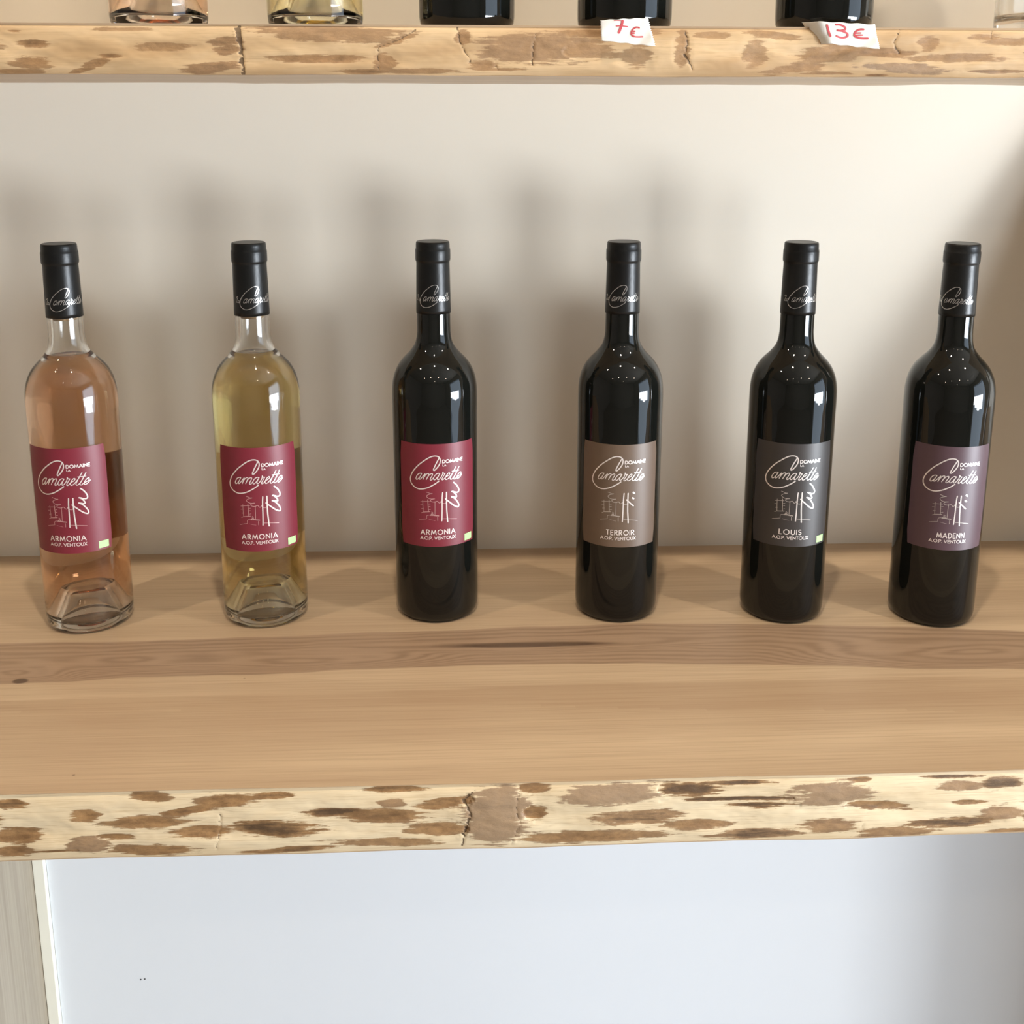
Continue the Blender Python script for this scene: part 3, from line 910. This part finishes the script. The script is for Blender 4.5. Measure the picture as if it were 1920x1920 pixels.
# clear vase at the end of the shallow shelf
gx = on_plane(1880.5, 25, 1, -0.13)[0]
vs = empty('glass_vase', (gx + 0.046, -0.125, UZ + UT))
tag(vs, 'clear thick-based glass vase at the end of the shallow shelf', 'vase')
V, F = lathe(resample([(0, 0), (.042, 0), (.0448, .0012), (.046, .004), (.046, .05), (.047, .16), (.0468, .1615), (.0450, .1615), (.0440, .16), (.0432, .05), (.0425, .016), (.040, .0125), (0, .012)], .003), 80)
mesh('glass', V, F, M_GLASS, vs)

# unseen board added at the far end of the deep shelf to shade the wall
lb_root = empty('added_shade_board', (0.645, -0.27, 0.0))
tag(lb_root, 'unseen leaning board added at the end of the deep shelf to shade the wall', 'board')
V, F = [], []
e0, e1 = np.array([0.0, 0.0, 0.001]), np.array([-0.048, 0.236, 0.438])
ex, nrm = np.array([0.34, 0.0, 0.0]), np.array([0.0, 0.008, 0.0])
for t in (e0, e0 + ex, e1 + ex, e1):
    V += [t, t + nrm]
F = [(0, 2, 4, 6), (1, 7, 5, 3), (0, 1, 3, 2), (2, 3, 5, 4), (4, 5, 7, 6), (6, 7, 1, 0)]
mesh('board', V, F, M_VENEER, lb_root, smooth=False)

# ------------------------------------------------------------------ price tags
PY = UFR - 0.0042


def price_tag(corners, ink, label, zig, curl):
    """corners TL, TR, BR, BL in photo pixels, on the plane of the shelf's front edge"""
    TL, TR, BR, BL = [np.array(c, float) for c in corners]
    nu, nv = 28, 24
    base = on_plane(*((TL + TR + BR + BL) / 4), 1, PY)
    root = empty('price_tag', base)

    def pos(u, v):
        p = (TL * (1 - u) + TR * u) * (1 - v) + (BL * (1 - u) + BR * u) * v
        return p

    def bend(u, v):
        return -0.0012 * math.sin(u * 5 + v * 2) + curl * max(0, 0.22 - u) ** 2 * 0.25 + 0.0006 * math.sin(u * 17 + v * 9) * v - 0.002 * (1 - v) ** 2

    V, F = [], []
    for j in range(nv + 1):
        v = j / nv
        zz = (0.018 if j % 2 else -0.006) * zig
        tb = 0.0
        for i in range(nu + 1):
            u = i / nu
            uu = zz + u * (1 - 2 * zz)
            px = pos(uu, v)
            q = on_plane(px[0], px[1] + 0.7 * math.sin(u * 23) * (0 < 1), 1, PY)
            V.append((q[0] - base[0], q[1] + bend(u, v) - base[1], q[2] - base[2]))
    for j in range(nv):
        for i in range(nu):
            a = j * (nu + 1) + i
            F.append((a, a + nu + 1, a + nu + 2, a + 1))
    pp = mesh('paper', V, F, M_PAPER, root)
    s = pp.modifiers.new('thick', 'SOLIDIFY')
    s.thickness = 0.0002
    s.offset = 0
    # ink: strokes in pixels -> same bent sheet
    V2, F2 = strokes(ink, 0.8)
    inv = []
    for x, y in V2:
        # invert the bilinear map
        u, v = 0.5, 0.5
        for _ in range(8):
            e = pos(u, v) - np.array([x, y])
            J = np.stack([(pos(u + 1e-4, v) - pos(u, v)) / 1e-4, (pos(u, v + 1e-4) - pos(u, v)) / 1e-4], 1)
            du = np.linalg.solve(J, e)
            u, v = u - du[0], v - du[1]
        q = on_plane(x, y, 1, PY)
        inv.append((q[0] - base[0], q[1] + bend(u, v) - base[1] - 0.00045, q[2] - base[2]))
    mesh('handwritten_price', inv, F2, M_MARKER, root, smooth=False)
    return tag(root, label, 'price tag', 'paper price tags on the shelf edge')


def scl(L, ox, oy, k, wd):
    return ([(ox + x / k, oy + y / k) for x, y in L], wd / k)


INK7 = [scl([(600, 470), (700, 470), (795, 480)], 1100, 0, 12, 14), scl([(800, 478), (772, 600), (720, 740)], 1100, 0, 12, 56), scl([(660, 592), (780, 590), (915, 602)], 1100, 0, 12, 26),
        scl([(1185, 628), (1120, 615), (1045, 655), (1005, 735), (1020, 790), (1090, 825), (1180, 830), (1265, 825)], 1100, 0, 12, 34),
        scl([(1005, 700), (1045, 702), (1085, 705)], 1100, 0, 12, 34), scl([(1005, 748), (1040, 748), (1072, 746)], 1100, 0, 12, 34)]
INK13 = [scl([(655, 458), (690, 560), (730, 652)], 1480, 0, 9.6, 38), scl([(815, 450), (900, 455), (980, 490), (995, 535), (920, 555), (845, 550), (960, 568), (1045, 610), (1048, 655), (970, 680), (890, 670), (838, 650)], 1480, 0, 9.6, 34),
         scl([(1335, 530), (1260, 535), (1190, 575), (1172, 630), (1210, 668), (1300, 690), (1420, 690)], 1480, 0, 9.6, 34), scl([(1190, 600), (1240, 597), (1290, 594)], 1480, 0, 9.6, 24),
         scl([(1190, 640), (1250, 636), (1320, 632)], 1480, 0, 9.6, 24)]
price_tag([(1124.5, 38.5), (1215, 33.5), (1229, 87), (1127, 76)], INK7, 'small pinked white paper tag handwritten 7 euro in red', 1.0, 0.0)
price_tag([(1512, 40), (1640, 46), (1649, 92), (1538, 80)], INK13, 'small curled white paper tag handwritten 13 euro in red', 0.5, 1.0)

# ------------------------------------------------------------------ ceiling spotlights
M_BULB = emission('warm_bulb', (1.0, 0.87, 0.70), 1050)
M_BULB2 = emission('dim_warm_bulb', (1.0, 0.84, 0.64), 160)
for k, (x, y) in enumerate([(-1.0, -.74), (0.0, -.74), (1.0, -.74), (-1.2, -2.2), (-0.4, -2.2), (0.5, -2.2), (1.5, -2.2), (0.1, -3.3)]):
    near = y > -1
    t = empty('ceiling_spotlight', (x, y, CZ))
    tag(t, 'small round warm ceiling spotlight shining down on the shelves' if near else 'small dim ceiling spotlight in the middle of the shop', 'lamp', 'ceiling spotlights near the shelves' if near else 'ceiling spotlights in mid-room')
    part('housing', 'lamp_housing', lambda: lathe([(.030, -.002), (.040, -.002), (.044, -.006), (.044, -.0105), (.041, -.012), (.034, -.012), (.030, -.008), (.030, -.002)], 40), M_METAL, t)
    part('bulb', 'lamp_bulb%d' % near, lambda: lathe([(.0, -.0065), (.027, -.0065), (.0285, -.005), (.0285, -.0015), (0, -.0015)], 32), M_BULB if near else M_BULB2, t)
